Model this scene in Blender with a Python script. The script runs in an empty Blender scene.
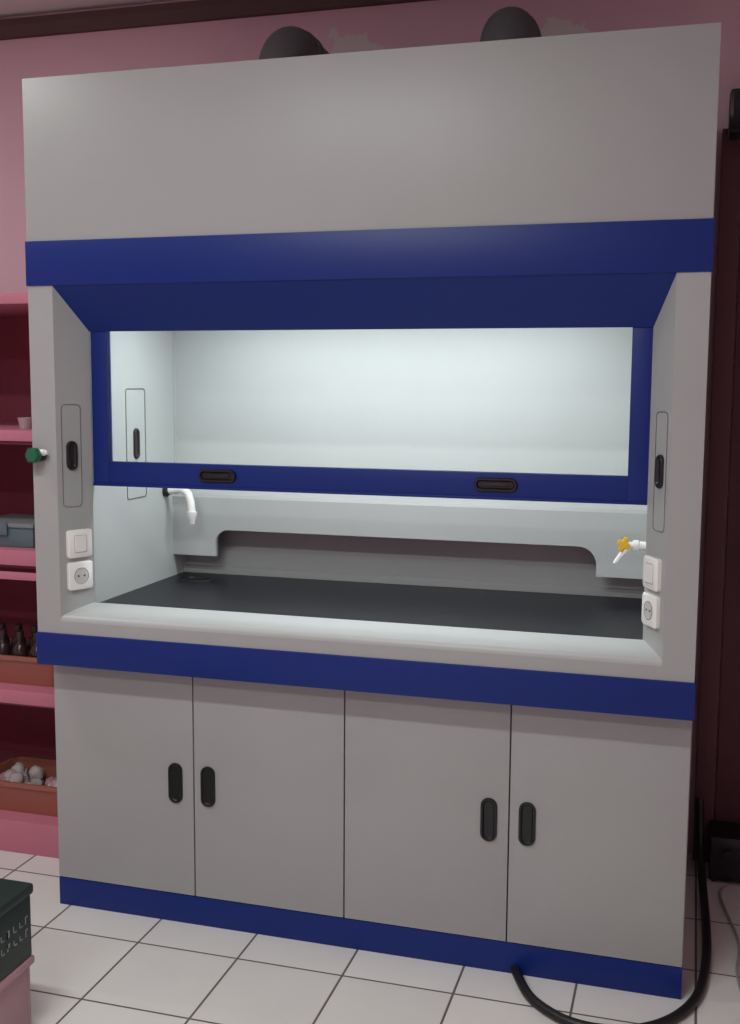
import bpy, bmesh, math, random
from mathutils import Vector, Matrix
random.seed(4)
S=bpy.context.scene
COL=S.collection
def srgb(r,g,b):
    f=lambda c:(c/255)/12.92 if c/255<=.04045 else ((c/255+.055)/1.055)**2.4
    return (f(r),f(g),f(b),1)
def mat(name,col,rough=.5,metal=0,var=.06,scale=6,bump=.0,bscale=200,emis=None,estr=0,spec=.5,trans=0):
    m=bpy.data.materials.new(name); m.use_nodes=True
    nt=m.node_tree; b=nt.nodes['Principled BSDF']; L=nt.links.new
    b.inputs['Roughness'].default_value=rough; b.inputs['Metallic'].default_value=metal
    b.inputs['Specular IOR Level'].default_value=spec
    if trans: b.inputs['Transmission Weight'].default_value=trans
    tc=nt.nodes.new('ShaderNodeTexCoord'); n=nt.nodes.new('ShaderNodeTexNoise')
    n.inputs['Scale'].default_value=scale; n.inputs['Detail'].default_value=5
    L(tc.outputs['Object'],n.inputs['Vector'])
    mx=nt.nodes.new('ShaderNodeMix'); mx.data_type='RGBA'
    mx.inputs[6].default_value=tuple(c*(1-var) for c in col[:3])+(1,)
    mx.inputs[7].default_value=tuple(min(1,c*(1+var)) for c in col[:3])+(1,)
    L(n.outputs['Fac'],mx.inputs[0]); L(mx.outputs[2],b.inputs['Base Color'])
    if bump:
        n2=nt.nodes.new('ShaderNodeTexNoise'); n2.inputs['Scale'].default_value=bscale
        L(tc.outputs['Object'],n2.inputs['Vector'])
        bp=nt.nodes.new('ShaderNodeBump'); bp.inputs['Strength'].default_value=bump; bp.inputs['Distance'].default_value=.002
        L(n2.outputs['Fac'],bp.inputs['Height']); L(bp.outputs[0],b.inputs['Normal'])
    if emis: b.inputs['Emission Color'].default_value=emis; b.inputs['Emission Strength'].default_value=estr
    return m
GREY=mat('grey_powder_coat',srgb(159,161,160),.42,var=.06,scale=3,bump=.08,bscale=350)
GREY_HALFLIT=mat('grey_coat_half_lit',srgb(174,178,177),.38,var=.04,scale=3)  # body grey lightened in colour for lamplight on sill and baffle
GREY_LIT=mat('grey_coat_lit',srgb(190,195,194),.5,var=.03,scale=3)  # same body grey, painted lighter to hold the hood lamp's light
BLUE=mat('blue_powder_coat',srgb(4,36,112),.42,var=.06,scale=4,bump=.08,bscale=350,spec=.35)
BLACK=mat('black_plastic',srgb(22,22,24),.4,var=.1)
GAP=mat('dark_gap',srgb(30,30,32),.8)
WORK=mat('black_phenolic_top',srgb(27,28,33),.42,var=.35,scale=30,bump=.05,spec=.35)
WHITE=mat('white_plastic',srgb(232,232,228),.3,var=.02)
YELL=mat('yellow_plastic',srgb(235,190,30),.35)
GREEN=mat('green_plastic',srgb(24,96,66),.35)
DUCT=mat('grey_pvc_duct',srgb(80,81,83),.5,var=.08)
BROWN=mat('dark_brown_wood',srgb(74,48,44),.5,var=.15,scale=9)
PINKSH=mat('pink_shelf_paint',srgb(186,112,130),.5,var=.08,scale=8)
REDIN=mat('dark_red_shelf_back',srgb(130,58,72),.6,var=.12,scale=6)
WALL_SHADE=mat('maroon_wall_shade',srgb(96,60,66),.6,var=.12)  # dark tone carries the shade on the wall right of the hood
ORANGE=mat('orange_basket_plastic',srgb(150,90,76),.5)
DKGREEN=mat('dark_green_box',srgb(28,46,42),.5)
PINKP=mat('pink_plastic',srgb(180,142,150),.5)
TEAL=mat('teal_box_plastic',srgb(84,104,112),.5)
BOTTLE=mat('dark_bottle_glass',srgb(48,32,34),.15)
CEIL=mat('ceiling_paint',srgb(220,214,212),.8,var=.03)
RUBBER=mat('black_rubber_hose',srgb(20,20,22),.45)
STEEL=mat('brushed_steel',srgb(150,150,150),.35,metal=.9)
COTTON=mat('cotton_white',srgb(190,182,182),.9,var=.05)
LAMP=mat('lamp_tube',(1,1,1,1),.5,emis=(.95,.98,1,1),estr=4)
# glass
GL=bpy.data.materials.new('sash_glass'); GL.use_nodes=True
nt=GL.node_tree; nt.nodes.clear()
o=nt.nodes.new('ShaderNodeOutputMaterial'); t=nt.nodes.new('ShaderNodeBsdfTransparent'); g=nt.nodes.new('ShaderNodeBsdfGlossy'); mx=nt.nodes.new('ShaderNodeMixShader'); fr=nt.nodes.new('ShaderNodeFresnel')
t.inputs[0].default_value=(.965,.98,.975,1); g.inputs['Roughness'].default_value=.02; fr.inputs[0].default_value=1.35
nt.links.new(fr.outputs[0],mx.inputs[0]); nt.links.new(t.outputs[0],mx.inputs[1]); nt.links.new(g.outputs[0],mx.inputs[2]); nt.links.new(mx.outputs[0],o.inputs[0])

def empty(name,loc=(0,0,0)):
    e=bpy.data.objects.new(name,None); e.location=loc; e.empty_display_size=.1; COL.objects.link(e); return e
def finish(bm,name,m,parent=None,smooth=False,mtx=None):
    bmesh.ops.recalc_face_normals(bm,faces=bm.faces)
    me=bpy.data.meshes.new(name); bm.to_mesh(me); bm.free()
    if mtx is not None: me.transform(mtx)
    ms=m if isinstance(m,(list,tuple)) else [m]
    for k in ms: me.materials.append(k)
    if smooth:
        for p in me.polygons: p.use_smooth=True
        me.set_sharp_from_angle(angle=math.radians(40))
    ob=bpy.data.objects.new(name,me); COL.objects.link(ob)
    if parent:
        ob.parent=parent; ob.matrix_parent_inverse=Matrix.Translation(-parent.location)
    return ob
def bmbox(bm,x0,x1,y0,y1,z0,z1,bev=0,mi=0):
    r=bmesh.ops.create_cube(bm,size=1)
    vs=r['verts']
    for v in vs: v.co=Vector(((x0+x1)/2+v.co.x*(x1-x0),(y0+y1)/2+v.co.y*(y1-y0),(z0+z1)/2+v.co.z*(z1-z0)))
    fs=list({f for v in vs for f in v.link_faces})
    for f in fs: f.material_index=mi
    if bev:
        es=list({e for v in vs for e in v.link_edges})
        bmesh.ops.bevel(bm,geom=es,offset=bev,segments=2,affect='EDGES',profile=.6,material=mi)
def box(name,x0,x1,y0,y1,z0,z1,m,parent=None,bev=0.0015,mtx=None):
    bm=bmesh.new(); bmbox(bm,x0,x1,y0,y1,z0,z1,bev)
    return finish(bm,name,m,parent,bev>0,mtx)
def prism(name,pts,y0,y1,m,parent=None,bev=0,mtx=None,smooth=False):
    """polygon in XZ extruded along Y"""
    bm=bmesh.new()
    a=[bm.verts.new((x,y0,z)) for x,z in pts]; b=[bm.verts.new((x,y1,z)) for x,z in pts]
    bm.faces.new(a); bm.faces.new(b[::-1]); n=len(pts)
    for i in range(n): bm.faces.new((a[i],b[i],b[(i+1)%n],a[(i+1)%n]))
    if bev: bmesh.ops.bevel(bm,geom=[e for e in bm.edges],offset=bev,segments=2,affect='EDGES')
    return finish(bm,name,m,parent,smooth,mtx)
def rrect(w,h,r,n=8,cx=0,cz=0):
    P=[]
    for sx,sz,a0 in ((1,1,0),(-1,1,90),(-1,-1,180),(1,-1,270)):
        for k in range(n+1):
            a=math.radians(a0+90*k/n)
            P.append((cx+sx*(w/2-r)+r*math.cos(a),cz+sz*(h/2-r)+r*math.sin(a)))
    return P
def loft(name,rings,m,parent=None,mtx=None,cap=(True,True),smooth=True,closed=True):
    bm=bmesh.new(); V=[[bm.verts.new(p) for p in r] for r in rings]; n=len(rings[0])
    for i in range(len(V)-1):
        for j in range(n if closed else n-1):
            bm.faces.new((V[i][j],V[i][(j+1)%n],V[i+1][(j+1)%n],V[i+1][j]))
    if cap[0]: bm.faces.new(V[0])
    if cap[1]: bm.faces.new(V[-1][::-1])
    return finish(bm,name,m,parent,smooth,mtx)
def grip(name,w,h,m,parent,mtx,depth=.007):
    r=min(w,h)/2-.0005
    def ring(s,y): return [(x,y,z) for x,z in rrect(w-2*s,h-2*s,max(.002,r-s))]
    return loft(name,[ring(0,0),ring(0,-depth*.6),ring(.002,-depth),ring(.006,-depth),ring(.008,-depth*.5),ring(.010,-.0015)],m,parent,mtx,cap=(True,True))
def ringpanel(name,w,h,r,m,parent,mtx,t=.0016,th=.0012):
    o_=rrect(w,h,r); i_=rrect(w-2*t,h-2*t,r-t)
    R=[[(x,0,z) for x,z in o_],[(x,-th,z) for x,z in o_],[(x,-th,z) for x,z in i_],[(x,0,z) for x,z in i_]]
    return loft(name,R,m,parent,mtx,cap=(False,False),smooth=False)
def tube(name,pts,rad,m,parent=None,res=8,taper=None):
    c=bpy.data.curves.new(name,'CURVE'); c.dimensions='3D'; c.bevel_depth=rad; c.bevel_resolution=res; c.resolution_u=16; c.use_fill_caps=True
    s=c.splines.new('NURBS'); s.points.add(len(pts)-1); s.use_endpoint_u=True; s.order_u=3
    for i,p in enumerate(pts):
        s.points[i].co=(*p,1)
        if taper: s.points[i].radius=taper[i]
    c.materials.append(m)
    tmp=bpy.data.objects.new(name+'_c',c); COL.objects.link(tmp)
    dg=bpy.context.evaluated_depsgraph_get(); me=bpy.data.meshes.new_from_object(tmp.evaluated_get(dg))
    bpy.data.objects.remove(tmp)
    for p in me.polygons: p.use_smooth=True
    me.name=name
    if not me.materials: me.materials.append(m)
    ob=bpy.data.objects.new(name,me); COL.objects.link(ob)
    if parent: ob.parent=parent; ob.matrix_parent_inverse=Matrix.Translation(-parent.location)
    return ob
def lathe(name,prof,m,parent=None,mtx=None,n=28):
    """prof list of (r,z) about Z"""
    rings=[[(r*math.cos(2*math.pi*k/n),r*math.sin(2*math.pi*k/n),z) for k in range(n)] for r,z in prof]
    return loft(name,rings,m,parent,mtx)
T=Matrix.Translation
def RZ(a): return Matrix.Rotation(math.radians(a),4,'Z')
def RX(a): return Matrix.Rotation(math.radians(a),4,'X')
def RY(a): return Matrix.Rotation(math.radians(a),4,'Y')

# ================= ROOM =================
WB=1.0; CZ=2.89
def wallmat():
    m=mat('pink_wall_paint',srgb(214,178,190),.75,var=.07,scale=2.5,bump=.15,bscale=40)
    nt=m.node_tree; b=nt.nodes['Principled BSDF']; L=nt.links.new
    src=b.inputs['Base Color'].links[0].from_socket
    geo=nt.nodes.new('ShaderNodeNewGeometry'); ns=nt.nodes.new('ShaderNodeTexNoise'); ns.inputs['Scale'].default_value=14; ns.inputs['Detail'].default_value=5
    L(geo.outputs['Position'],ns.inputs['Vector'])
    acc=None
    for c,r in (((-.30,WB,2.60),.125),((.43,WB,2.60),.11)):
        d=nt.nodes.new('ShaderNodeVectorMath'); d.operation='DISTANCE'; d.inputs[1].default_value=c
        L(geo.outputs['Position'],d.inputs[0])
        s=nt.nodes.new('ShaderNodeMath'); s.operation='MULTIPLY_ADD'; s.inputs[1].default_value=.25; L(ns.outputs['Fac'],s.inputs[0]); L(d.outputs['Value'],s.inputs[2])
        lt=nt.nodes.new('ShaderNodeMath'); lt.operation='LESS_THAN'; lt.inputs[1].default_value=r+.125; L(s.outputs[0],lt.inputs[0])
        if acc is None: acc=lt.outputs[0]
        else:
            mxx=nt.nodes.new('ShaderNodeMath'); mxx.operation='MAXIMUM'; L(acc,mxx.inputs[0]); L(lt.outputs[0],mxx.inputs[1]); acc=mxx.outputs[0]
    mx=nt.nodes.new('ShaderNodeMix'); mx.data_type='RGBA'; L(acc,mx.inputs[0]); L(src,mx.inputs[6]); mx.inputs[7].default_value=srgb(212,204,204)
    L(mx.outputs[2],b.inputs['Base Color'])
    return m
WALL=wallmat()
FL=bpy.data.materials.new('white_floor_tile'); FL.use_nodes=True
nt=FL.node_tree; b=nt.nodes['Principled BSDF']; L=nt.links.new
geo=nt.nodes.new('ShaderNodeNewGeometry'); mp=nt.nodes.new('ShaderNodeMapping'); mp.inputs['Location'].default_value=(.5639+6.0,.0672+6.0,0)
br=nt.nodes.new('ShaderNodeTexBrick'); br.offset=0; br.squash=1
br.inputs['Scale'].default_value=1; br.inputs['Brick Width'].default_value=.3; br.inputs['Row Height'].default_value=.3
br.inputs['Mortar Size'].default_value=.0035; br.inputs['Mortar Smooth'].default_value=.2
br.inputs['Color1'].default_value=srgb(234,233,229); br.inputs['Color2'].default_value=srgb(222,221,217); br.inputs['Mortar'].default_value=srgb(106,98,94)
L(geo.outputs['Position'],mp.inputs[0]); L(mp.outputs[0],br.inputs['Vector'])
ns=nt.nodes.new('ShaderNodeTexNoise'); ns.inputs['Scale'].default_value=3; ns.inputs['Detail'].default_value=6; L(geo.outputs['Position'],ns.inputs['Vector'])
mx=nt.nodes.new('ShaderNodeMix'); mx.data_type='RGBA'; mx.blend_type='MULTIPLY'; mx.inputs[0].default_value=.15
L(br.outputs['Color'],mx.inputs[6]); L(ns.outputs['Fac'],mx.inputs[7]); L(mx.outputs[2],b.inputs['Base Color'])
rr=nt.nodes.new('ShaderNodeMath'); rr.operation='MULTIPLY_ADD'; rr.inputs[1].default_value=.5; rr.inputs[2].default_value=.25; L(br.outputs['Fac'],rr.inputs[0]); L(rr.outputs[0],b.inputs['Roughness'])
bp=nt.nodes.new('ShaderNodeBump'); bp.invert=True; bp.inputs['Distance'].default_value=.002; bp.inputs['Strength'].default_value=.5; L(br.outputs['Fac'],bp.inputs['Height']); L(bp.outputs[0],b.inputs['Normal'])

box('floor',-2.7,2.3,-4.6,1.1,-.1,0,FL,bev=0)
box('ceiling',-2.7,2.3,-4.6,1.1,CZ,CZ+.1,CEIL,bev=0)
box('wall_back',-2.7,2.3,WB,WB+.1,0,CZ,WALL,bev=0)
box('wall_left',-2.7,-2.6,-4.5,WB,0,CZ,WALL,bev=0)
box('wall_right',2.2,2.3,-4.5,WB,0,CZ,WALL,bev=0)
box('wall_front',-2.6,2.2,-4.6,-4.5,0,CZ,WALL,bev=0)
# cornice trim
def trimprof(name,x0,x1):
    prof=[(WB,2.81),(WB-.015,2.812),(WB-.022,2.83),(WB-.03,2.85),(WB-.034,2.872),(WB,2.872)]
    bm=bmesh.new(); a=[bm.verts.new((x0,y,z)) for y,z in prof]; c=[bm.verts.new((x1,y,z)) for y,z in prof]
    bm.faces.new(a); bm.faces.new(c[::-1])
    for i in range(len(prof)): bm.faces.new((a[i],c[i],c[(i+1)%6],a[(i+1)%6]))
    finish(bm,name,BROWN)
trimprof('trim_1',-2.6,2.2)
# maroon door-shaped panel standing in for the shaded wall beside the hood
d=empty('shade_panel_1',(1.4,.98,0))
box('shade_panel_leaf',.99,1.83,.965,.99,.01,2.28,WALL_SHADE,d)
box('shade_jamb_a',.925,.985,.95,1.0,0,2.34,WALL_SHADE,d); box('shade_jamb_b',1.835,1.895,.95,1.0,0,2.34,WALL_SHADE,d)
box('shade_head',.985,1.835,.95,1.0,2.285,2.34,WALL_SHADE,d)
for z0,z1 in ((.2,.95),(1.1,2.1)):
    box('shade_raised_panel',1.1,1.72,.955,.966,z0,z1,WALL_SHADE,d,.008)
lathe('added_door_knob',[(.0,0),(.024,0),(.026,.012),(.012,.022),(.012,.05),(.022,.05),(.028,.065),(.02,.08),(0,.082)],STEEL,d,T((1.06,.965,1.02))@RX(90))

# ================= FUME HOOD =================
H=empty('fume_hood',(0,.4,0))
def hb(name,*a,m=GREY,bev=.0015): return box(name,*a,m,H,bev)
zT,zUT,zUB,zBT,zBB,zK=2.37,1.94,1.82,.85,.757,.085
# outer shell
hb('upper_front_panel',-.9,.9,0,.018,zUT,zT)
hb('roof_panel',-.9,.9,.018,.85,zT-.02,zT)
hb('side_panel_upper_l',-.9,-.882,.018,.83,zBT,zT-.02); hb('side_panel_upper_r',.882,.9,.018,.83,zBT,zT-.02)
hb('side_panel_lower_l',-.9,-.882,.091,.83,0,zBT); hb('side_panel_lower_r',.882,.9,.091,.83,0,zBT)
hb('back_panel',-.9,.9,.832,.85,0,zT-.02)
hb('upper_blue_band',-.903,.903,-.004,.02,zUB,zUT,m=BLUE)
hb('lower_blue_band',-.903,.903,-.006,.09,zBB,zBT,m=BLUE,bev=.003)
hb('kick_plinth',-.9,.9,.074,.095,0,zK,m=BLUE)
hb('cabinet_carcass',-.88,.88,.1,.12,zK,zBB,m=GAP)
hb('cabinet_floor',-.88,.88,.12,.83,zK,zK+.02)
# doors
xs=[-.9,-.4535,-.004,.449,.9]
for i in range(4):
    hb('cabinet_door_%d'%(i+1),xs[i]+.0018,xs[i+1]-.0018,.072,.09,zK+.003,zBB-.001)
for i,x in enumerate((-.510,-.409,.396,.497)):
    grip('door_grip_%d'%(i+1),.044,.118,BLACK,H,T((x,.072,.42)))
# bevelled front frame
ox,ix,iy=.824,.772,.10; oz0,oz1,iz0,iz1=.885,zUB,.925,1.70
def quadmesh(name,faces,m):
    bm=bmesh.new()
    for f in faces: bm.faces.new([bm.verts.new(p) for p in f])
    bmesh.ops.remove_doubles(bm,verts=bm.verts,dist=1e-5)
    return finish(bm,name,m,H)
hb('front_post_l',-.9,-ox,0,.02,zBT,zUB,bev=0); hb('front_post_r',ox,.9,0,.02,zBT,zUB,bev=0)
hb('front_rail_bottom',-ox,ox,0,.02,zBT,oz0,bev=0)
for s,n in ((-1,'l'),(1,'r')):
    quadmesh('splayed_jamb_'+n,[[(s*ox,0,oz0),(s*ix,iy,iz0),(s*ix,iy,iz1),(s*ox,0,oz1)],
        [(s*ix,iy,iz0),(s*(ix+.012),iy+.002,iz0),(s*(ix+.012),iy+.002,iz1),(s*ix,iy,iz1)]],GREY)
quadmesh('slanted_canopy',[[(-ox,0,oz1),(ox,0,oz1),(ix,iy,iz1),(-ix,iy,iz1)]],BLUE)
# airfoil sill: rounded profile
prof=[(0,.885),(-.0005,.893),(.003,.899),(.010,.903),(.04,.912),(.082,.9225),(.095,.925),(.102,.921),(.104,.905)]
rings=[]
for sx in (-1,1):
    r=[]
    for y,z in prof:
        t=max(0,min(1,y/iy)); r.append((sx*(ox-(ox-ix)*t),y,z))
    rings.append(r)
bm=bmesh.new(); A=[bm.verts.new(p) for p in rings[0]]; B=[bm.verts.new(p) for p in rings[1]]
for i in range(len(A)-1): bm.faces.new((A[i],A[i+1],B[i+1],B[i]))
finish(bm,'airfoil_sill',GREY_HALFLIT,H,True)
# sash
sy0,sy1=.104,.13
gx,gz0,gz1,sz0=.722,1.334,1.712,1.268
hb('sash_stile_l',-ix+.001,-gx,sy0,sy1,sz0,1.80,m=BLUE); hb('sash_stile_r',gx,ix-.001,sy0,sy1,sz0,1.80,m=BLUE)
hb('sash_bottom_rail',-gx,gx,sy0,sy1,sz0,gz0,m=BLUE); hb('sash_top_rail',-gx,gx,sy0,sy1,gz1+.02,1.80,m=BLUE)
hb('sash_bottom_lip',-ix+.001,ix-.001,sy0-.004,sy1,sz0-.004,sz0+.003,m=BLUE)
box('sash_glass',-gx,gx,.116,.121,gz0,gz1+.02,GL,H,bev=0)
for i,x in enumerate((-.385,.392)):
    grip('sash_grip_%d'%(i+1),.112,.036,BLACK,H,T((x,sy0,1.303)),.009)
    hb('sash_grip_tongue_%d'%(i+1),x-.036,x+.036,sy0-.007,sy0-.001,1.300,1.306,m=BLACK)
# interior
hb('inner_wall_l',-.800,-.782,.102,.72,.905,1.87,m=GREY_LIT,bev=0); hb('inner_wall_r',.782,.800,.102,.72,.905,1.87,m=GREY_LIT,bev=0)
hb('inner_back_wall',-.782,.782,.65,.665,1.15,1.87,m=GREY_LIT,bev=0)
hb('inner_recess_wall',-.782,.782,.715,.73,.905,1.2,m=GREY,bev=0)
hb('recess_rail',-.782,.782,.700,.715,.915,.940,m=GREY,bev=.002)
hb('inner_ceiling',-.782,.782,.132,.72,1.86,1.875,m=GREY_LIT,bev=0)
hb('sash_header',-.8,.8,.132,.14,1.76,1.87,m=GREY_LIT,bev=0)
def arc(cx,cz,r,a0,a1,n=8): return [(cx+r*math.cos(math.radians(a0+(a1-a0)*k/n)),cz+r*math.sin(math.radians(a0+(a1-a0)*k/n))) for k in range(n+1)]
zc,zl=1.077,.988
pts=[(-.782,zl),(-.628,zl),(-.628,zl+.03)]+arc(-.583,1.032,.045,180,90)+arc(.555,1.022,.055,90,0)+[(.61,zl),(.782,zl),(.782,1.183),(-.782,1.183)]
prism('baffle_apron',pts,.625,.64,GREY_HALFLIT,H)
quadmesh('baffle_ledge',[[(-.782,.625,1.183),(.782,.625,1.183),(.782,.65,1.19),(-.782,.65,1.19)]],GREY)
hb('worktop',-.782,.782,.104,.715,.895,.915,m=WORK,bev=0)
# cup sink
lathe('cup_sink',[(.0,-.004),(.03,-.004),(.034,.002),(.042,.004),(.045,.003),(.046,0)],BLACK,H,T((-.68,.58,.9155))@Matrix.Diagonal((1.4,1.0,1,1)))
for s in (-1,1):
    M=T((s*.782,.38,1.37))@RZ(90 if s<0 else -90)
    ringpanel('inner_hatch_outline_%s'%('l' if s<0 else 'r'),.125,.34,.012,STEEL,H,M,.003,.002)
    grip('inner_hatch_slot_%s'%('l' if s<0 else 'r'),.034,.095,BLACK,H,M,.006)
hb('corner_trim_l',-.782,-.776,.643,.65,1.19,1.86,m=GREY_LIT)
# interior lamp
hb('lamp_housing',-.62,.62,.24,.36,1.835,1.86,m=WHITE)
for y in (.27,.33):
    tb=tube('lamp_tube',[(-.6,y,1.822),(0,y,1.822),(.6,y,1.822)],.011,LAMP,H)
# controls on splayed jambs
SOFT=mat('soft_gap',srgb(150,150,150),.6); WELL=mat('socket_well',srgb(190,190,188),.5)
jc=lambda s,z,t=.5:(s*(ox-(ox-ix)*t),iy*t,z)
ang=math.degrees(math.atan2(iy,ox-ix))
for s,n in ((-1,'l'),(1,'r')):
    Rr=RZ(ang if s<0 else -ang)
    def Mz(z,t=.5): return T(jc(s,z,t))@Rr
    ringpanel('jamb_hatch_outline_'+n,.062,.29,.014,STEEL,H,Mz(1.352,.42),.0018,.0012)
    grip('jamb_hatch_slot_'+n,.034,.082,BLACK,H,Mz(1.353,.42),.007)
    for k,z in enumerate((1.102,1.010)):
        M=Mz(z,.55)
        def ring(s_,y): return [(x,y,zz) for x,zz in rrect(.078-2*s_,.08-2*s_,.008)]
        loft('outlet_plate_%s_%d'%(n,k),[ring(0,0),ring(0,-.009),ring(.003,-.012)],WHITE,H,M)
        if k==0:
            loft('rocker_'+n,[[(x,-.012,zz) for x,zz in rrect(.036,.046,.003)],[(x,-.0155,zz) for x,zz in rrect(.034,.044,.003)]],WHITE,H,M)
            ringpanel('rocker_gap_'+n,.040,.050,.004,SOFT,H,M@T((0,-.012,0)),.0010,.0006)
        else:
            ringpanel('socket_rim_'+n,.046,.046,.0225,STEEL,H,M@T((0,-.012,0)),.0015,.001)
            lathe('socket_well_'+n,[(.0,.0126),(.018,.0126),(.0195,.0124)],WELL,H,M@RX(90))
            for dx in (-.0095,.0095):
                lathe('pin_hole',[(0,.0135),(.0026,.0135),(.0027,.0125)],BLACK,H,M@T((dx,0,0))@RX(90),12)
# green gas valve on left post
box('valve_base',-.914,-.882,-.012,.0,1.335,1.375,BLACK,H,.003)
lathe('valve_stem',[(.017,0),(.017,.012),(.012,.014),(.012,.03)],BLACK,H,T((-.872,0,1.355))@RX(90))
n=40
rg=[]
for rr_,yy in ((.013,-.026),(.020,-.03),(.021,-.036),(.021,-.046),(.017,-.052),(.007,-.053)):
    rg.append([((rr_*(1+.06*math.cos(6*2*math.pi*k/n)))*math.cos(2*math.pi*k/n),yy,(rr_*(1+.06*math.cos(6*2*math.pi*k/n)))*math.sin(2*math.pi*k/n)) for k in range(n)])
loft('valve_knob',rg,GREEN,H,T((-.872,0,1.357)))
lathe('valve_outlet',[(.009,0),(.009,.018),(.006,.020),(.006,.026)],WHITE,H,T((-.866,-.02,1.364))@RY(90),16)
# left gooseneck tap
lathe('tap_flange_l',[(0,0),(.019,0),(.019,.010),(.012,.014),(.012,.022),(0,.022)],BLACK,H,T((-.782,.57,1.205))@RY(90))
tube('gooseneck_tap_l',[(-.765,.57,1.205),(-.735,.57,1.214),(-.695,.56,1.207),(-.680,.555,1.170),(-.676,.55,1.135)],.0125,WHITE,H)
lathe('gooseneck_nozzle',[(0,0),(.008,0),(.010,.012),(.016,.03),(.016,.04),(0,.042)],WHITE,H,T((-.676,.55,1.103)))
# right tap
lathe('tap_body_r',[(0,0),(.017,0),(.017,.006),(.011,.009),(.011,.03),(.014,.032),(.014,.045),(.009,.048),(.009,.065),(0,.066)],WHITE,H,T((.782,.2,1.148))@RY(-90))
tube('tap_spout_r',[(.73,.2,1.146),(.712,.195,1.13),(.70,.19,1.112),(.69,.185,1.100)],.0075,WHITE,H,taper=[1,1,.9,.6])
def lever(nm,M):
    bm=bmesh.new(); bmbox(bm,-.006,.006,-.004,.004,-.02,.02,.003); bmbox(bm,-.016,.016,-.0045,.0045,-.006,.008,.003)
    finish(bm,nm,YELL,H,True,M)
lever('tap_lever_r',T((.712,.188,1.151))@RY(25))
lathe('tap_lever_hub',[(0,0),(.012,0),(.012,.014),(.007,.018),(0,.018)],YELL,H,T((.722,.2,1.148))@RY(-90))
# exhaust ducts with elbows
for nm,x in (('exhaust_duct_l',-.304),('exhaust_duct_r',.343)):
    r=.073; Rc=.11; z0=2.418; yc=.40
    rings=[]; n=32
    def rg_(c,up,rad): 
        u=Vector((1,0,0)); v=Vector(up).cross(u)
        return [tuple(Vector(c)+rad*(math.cos(2*math.pi*k/n)*u+math.sin(2*math.pi*k/n)*v)) for k in range(n)]
    rings.append(rg_((x,yc,zT),(0,0,1),r+.010)); rings.append(rg_((x,yc,zT+.006),(0,0,1),r+.010)); rings.append(rg_((x,yc,zT+.008),(0,0,1),r))
    for k in range(0,13):
        a=math.radians(90*k/12)
        c=(x,yc+Rc*(1-math.cos(a)),z0+Rc*math.sin(a)); rings.append(rg_(c,(0,math.sin(a),math.cos(a)),r))
    ye=yc+Rc
    rings.append(rg_((x,ye+.01,z0+Rc),(0,1,0),r)); rings.append(rg_((x,ye+.012,z0+Rc),(0,1,0),r+.003)); rings.append(rg_((x,ye+.06,z0+Rc),(0,1,0),r+.003)); rings.append(rg_((x,ye+.062,z0+Rc),(0,1,0),r-.004))
    rings.append(rg_((x,WB,z0+Rc),(0,1,0),r-.004))
    loft(nm,rings,DUCT,H)

# ================= SHELF =================
SH=empty('pink_shelf_unit',(-1.5,.65,0))
sx0,sx1,sy,sb=-2.0,-.99,.35,.97
def sbx(n,*a,m=PINKSH): return box(n,*a,m,SH,.003)
sbx('shelf_side_l',sx0,sx0+.03,sy,sb,0,1.86); sbx('shelf_side_r',sx1-.03,sx1,sy,sb,0,1.86)
sbx('shelf_back',sx0+.03,sx1-.03,sb-.015,sb,0,1.83,m=REDIN)
for k,(z,t) in enumerate(((1.835,.035),(1.405,.035),(1.02,.05),(.555,.045),(.11,.11))):
    sbx('shelf_board_%d'%k,sx0+.03,sx1-.03,sy,sb-.015,z-t,z)
sbx('shelf_lip_a',sx0+.03,sx1-.03,sy-.012,sy,.925,.95)
for k,z in enumerate((1.37,.97,.51)): sbx('shelf_liner_%d'%k,sx0+.03,sx1-.03,sy+.02,sb-.02,z-.012,z-.001,m=REDIN)
cupm=mat('pale_ceramic',srgb(168,150,154),.4)
for x,y in ((-1.225,.46),(-1.165,.48)):
    lathe('ceramic_cup',[(.018,0),(.025,.036),(.023,.036),(.015,.004)],cupm,None,T((x,y,1.4055)))
def basket(name,x0,x1,y0,y1,z0,h,m,par):
    bm=bmesh.new()
    def rr2(o_,z): return [bm.verts.new(((x0+x1)/2+px,(y0+y1)/2+pz,z)) for px,pz in rrect(x1-x0-2*o_,y1-y0-2*o_,.03,5)]
    R=[rr2(.02,z0),rr2(.004,z0+h*.85),rr2(-.004,z0+h*.86),rr2(-.004,z0+h),rr2(.006,z0+h),rr2(.024,z0+.006)]
    for i in range(len(R)-1):
        for j in range(len(R[0])):
            q=(j+1)%len(R[0]); bm.faces.new((R[i][j],R[i][q],R[i+1][q],R[i+1][j]))
    bm.faces.new(R[0]); bm.faces.new(R[-1])
    return finish(bm,name,m,par)
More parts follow.
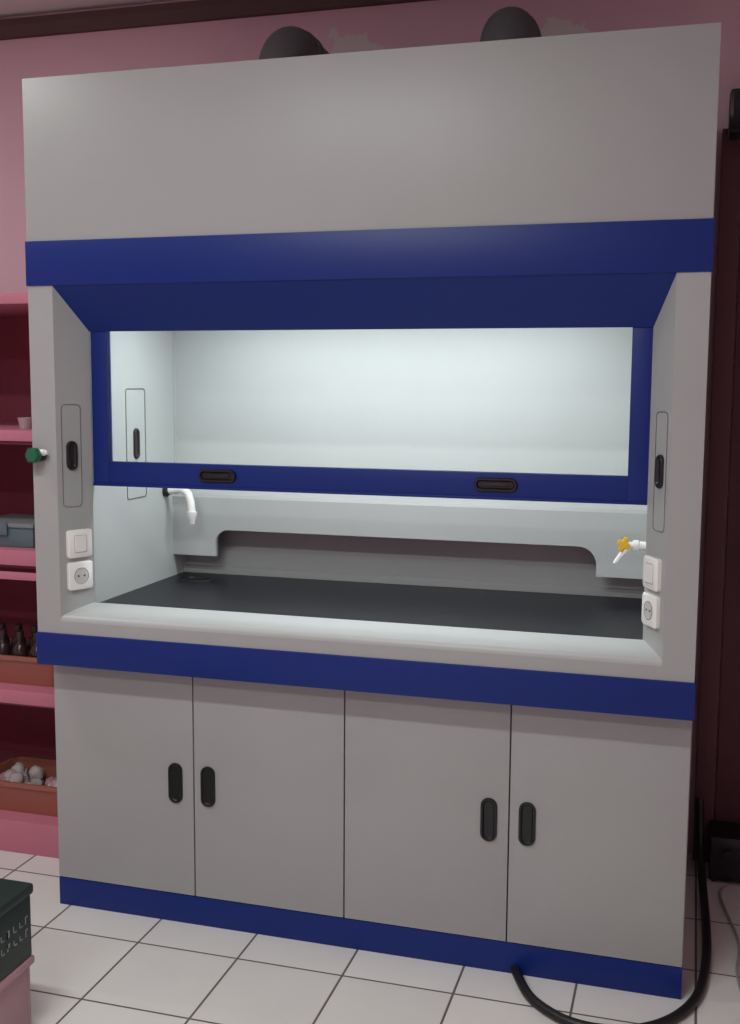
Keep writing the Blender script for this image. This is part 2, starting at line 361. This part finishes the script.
# teal box
tb=empty('plastic_storage_box',(-1.28,.5,1.0205))
box('tray_body',-1.40,-1.17,.40,.62,1.0205,1.085,TEAL,tb,.006); box('tray_lid',-1.405,-1.165,.395,.625,1.085,1.10,mat('grey_lid',srgb(120,128,132),.4),tb,.004)
box('tray_latch',-1.30,-1.26,.388,.396,1.06,1.10,TEAL,tb,.002)
bt=empty('bottle_basket',(-1.25,.5,.5565))
basket('basket_shell',-1.46,-1.09,.40,.62,.5555,.10,ORANGE,bt)
LB=mat('label_tan',srgb(120,96,90),.7)
for i in range(5):
    for j in range(2):
        x=-1.40+.066*i; y=.455+.09*j
        lathe('bottle',[(.0,0),(.025,0),(.027,.005),(.027,.10),(.02,.12),(.011,.13),(.011,.142),(.014,.143),(.014,.165),(0,.166)],BOTTLE,bt,T((x,y,.5625)),18)
        lathe('bottle_label',[(.0276,.03),(.0276,.08)],LB,bt,T((x,y,.5625)),18)
cr=empty('cotton_basket',(-1.25,.5,.111))
basket('basket_shell',-1.42,-1.07,.40,.64,.1105,.11,ORANGE,cr)
for i in range(30):
    x=-1.38+random.random()*.28; y=.45+random.random()*.14; z=.15+random.random()*.055
    bm=bmesh.new(); bmesh.ops.create_icosphere(bm,subdivisions=2,radius=.026)
    for v in bm.verts: v.co*=1+random.uniform(-.15,.15)
    finish(bm,'cotton_ball',COTTON if i%3 else PINKP,cr,True,T((x,y,z)))

# ================= foreground box =================
cr2=empty('pink_plastic_stool',(-.75,-.6,0))
stx0,stx1,sty0,sty1=-1.0,-.592,-.74,-.52
zs=.195
box('stool_top',stx0,stx1,sty0,sty1,zs-.02,zs,PINKP,cr2,.006)
box('stool_skirt_front',stx0+.01,stx1-.01,sty0+.008,sty0+.02,.0,zs-.02,PINKP,cr2,.003)
box('stool_skirt_back',stx0+.01,stx1-.01,sty1-.02,sty1-.008,.0,zs-.02,PINKP,cr2,.003)
box('stool_skirt_left',stx0+.01,stx0+.022,sty0+.02,sty1-.02,.0,zs-.02,PINKP,cr2,.003)
box('stool_skirt_right',stx1-.022,stx1-.01,sty0+.02,sty1-.02,.0,zs-.02,PINKP,cr2,.003)
gb=empty('dark_green_storage_box',(-.75,-.6,zs+.001))
box('box_body',stx0+.02,stx1-.004,sty0+.005,sty1-.005,zs+.0005,.350,DKGREEN,gb,.006)
box('box_lid',stx0+.012,stx1+.002,sty0-.001,sty1+.001,.350,.376,DKGREEN,gb,.008)
LBL=mat('white_marker_label',srgb(140,148,144),.6)
for r_ in range(2):
    for i in range(8):
        y=sty0+.02+.024*i; z=.285-.032*r_
        hh=.018
        box('label_stroke',stx1-.005,stx1-.0032,y,y+.003,z,z+hh*(.7+.3*random.random()),LBL,gb,0)
        box('label_stroke',stx1-.005,stx1-.0032,y,y+.010,z+random.choice((0,.009,.015)),z+.018,LBL,gb,0) if i%3==1 else box('label_stroke',stx1-.005,stx1-.0032,y,y+.013,z,z+.003,LBL,gb,0)

# ================= right side clutter =================
tube('rubber_hose',[(.47,.085,.013),(.49,.03,.013),(.54,-.07,.013),(.66,-.15,.013),(.82,-.12,.013),(.935,.03,.013),(.965,.25,.013),(.965,.5,.013),(.955,.72,.02),(.945,.86,.10),(.94,.93,.22)],.0125,RUBBER)
tube('white_cable',[(1.03,.78,.006),(1.0,.74,.006),(1.02,.6,.006),(1.06,.4,.006),(1.03,.2,.006),(1.08,0,.006)],.004,mat('cable_grey',srgb(150,146,144),.5))
ps=empty('voltage_stabilizer',(1.04,.88,0))
box('housing',.975,1.14,.80,.945,.008,.15,BLACK,ps,.006)
for x in (.99,1.125):
    for y in (.815,.93): lathe('foot',[(.008,0),(.01,.008)],BLACK,ps,T((x,y,0)),12)
box('outlet_face',1.0,1.11,.796,.801,.03,.12,GAP,ps,.002)
lathe('dial',[(0,0),(.018,0),(.016,.01),(0,.011)],GAP,ps,T((1.03,.796,.1))@RX(90))
sp=empty('wall_speaker',(1.03,.93,2.40))
box('cabinet',.940,1.11,.83,.94,2.30,2.43,BLACK,sp,.012)
box('grille',.952,1.098,.822,.831,2.312,2.418,GAP,sp,.003)
lathe('woofer',[(.045,0),(.042,.006),(.012,-.004),(0,.002)],BLACK,sp,T((1.03,.822,2.365))@RX(90))
box('bracket',1.0,1.06,.94,1.0,2.36,2.41,BLACK,sp,.003)

# ================= LIGHTS =================
def area(name,loc,sx,sy_,e,col,rot=(0,0,0)):
    l=bpy.data.lights.new(name,'AREA'); l.shape='RECTANGLE'; l.size=sx; l.size_y=sy_; l.energy=e; l.color=col
    ob=bpy.data.objects.new(name,l); ob.location=loc; ob.rotation_euler=rot; COL.objects.link(ob); return ob
for i,(x,y,e) in enumerate(((-.3,-1.7,32),(-.3,-3.4,36),(-1.75,-.5,11))):  # third one is an unseen added fill, brightening left wall and shelves
    f=empty('ceiling_and_fill_fixture',(x,y,CZ))
    hl=.62 if i<2 else .32
    box('ceiling_and_fill_body',x-hl,x+hl,y-.1,y+.1,CZ-.05,CZ,WHITE,f,.004)
    tube('ceiling_and_fill_tube',[(x-hl+.04,y,CZ-.07),(x,y,CZ-.07),(x+hl-.04,y,CZ-.07)],.014,LAMP,f)
    a=area('ceiling_and_fill_glow',(x,y,CZ-.09),hl*1.8,.12,e,(.95,1,.97)); a.parent=f; a.matrix_parent_inverse=T((-x,-y,-CZ))
a=area('hood_lamp_glow',(0,.30,1.805),1.2,.10,8.5,(.93,.98,.99)); a.parent=H; a.matrix_parent_inverse=T((0,-.4,0))
w=bpy.data.worlds.new('world'); S.world=w; w.use_nodes=True
w.node_tree.nodes['Background'].inputs[0].default_value=(.5,.5,.52,1); w.node_tree.nodes['Background'].inputs[1].default_value=.3
S.view_settings.view_transform='Standard'
# ================= CAMERA =================
cd=bpy.data.cameras.new('camera'); cd.sensor_width=36; cd.lens=1107.2*36/1024; cd.clip_start=.05
c=bpy.data.objects.new('camera',cd); c.location=(0.8766,-2.7103,1.5611); c.rotation_euler=(1.4547,-0.0061,0.2847); COL.objects.link(c); S.camera=c
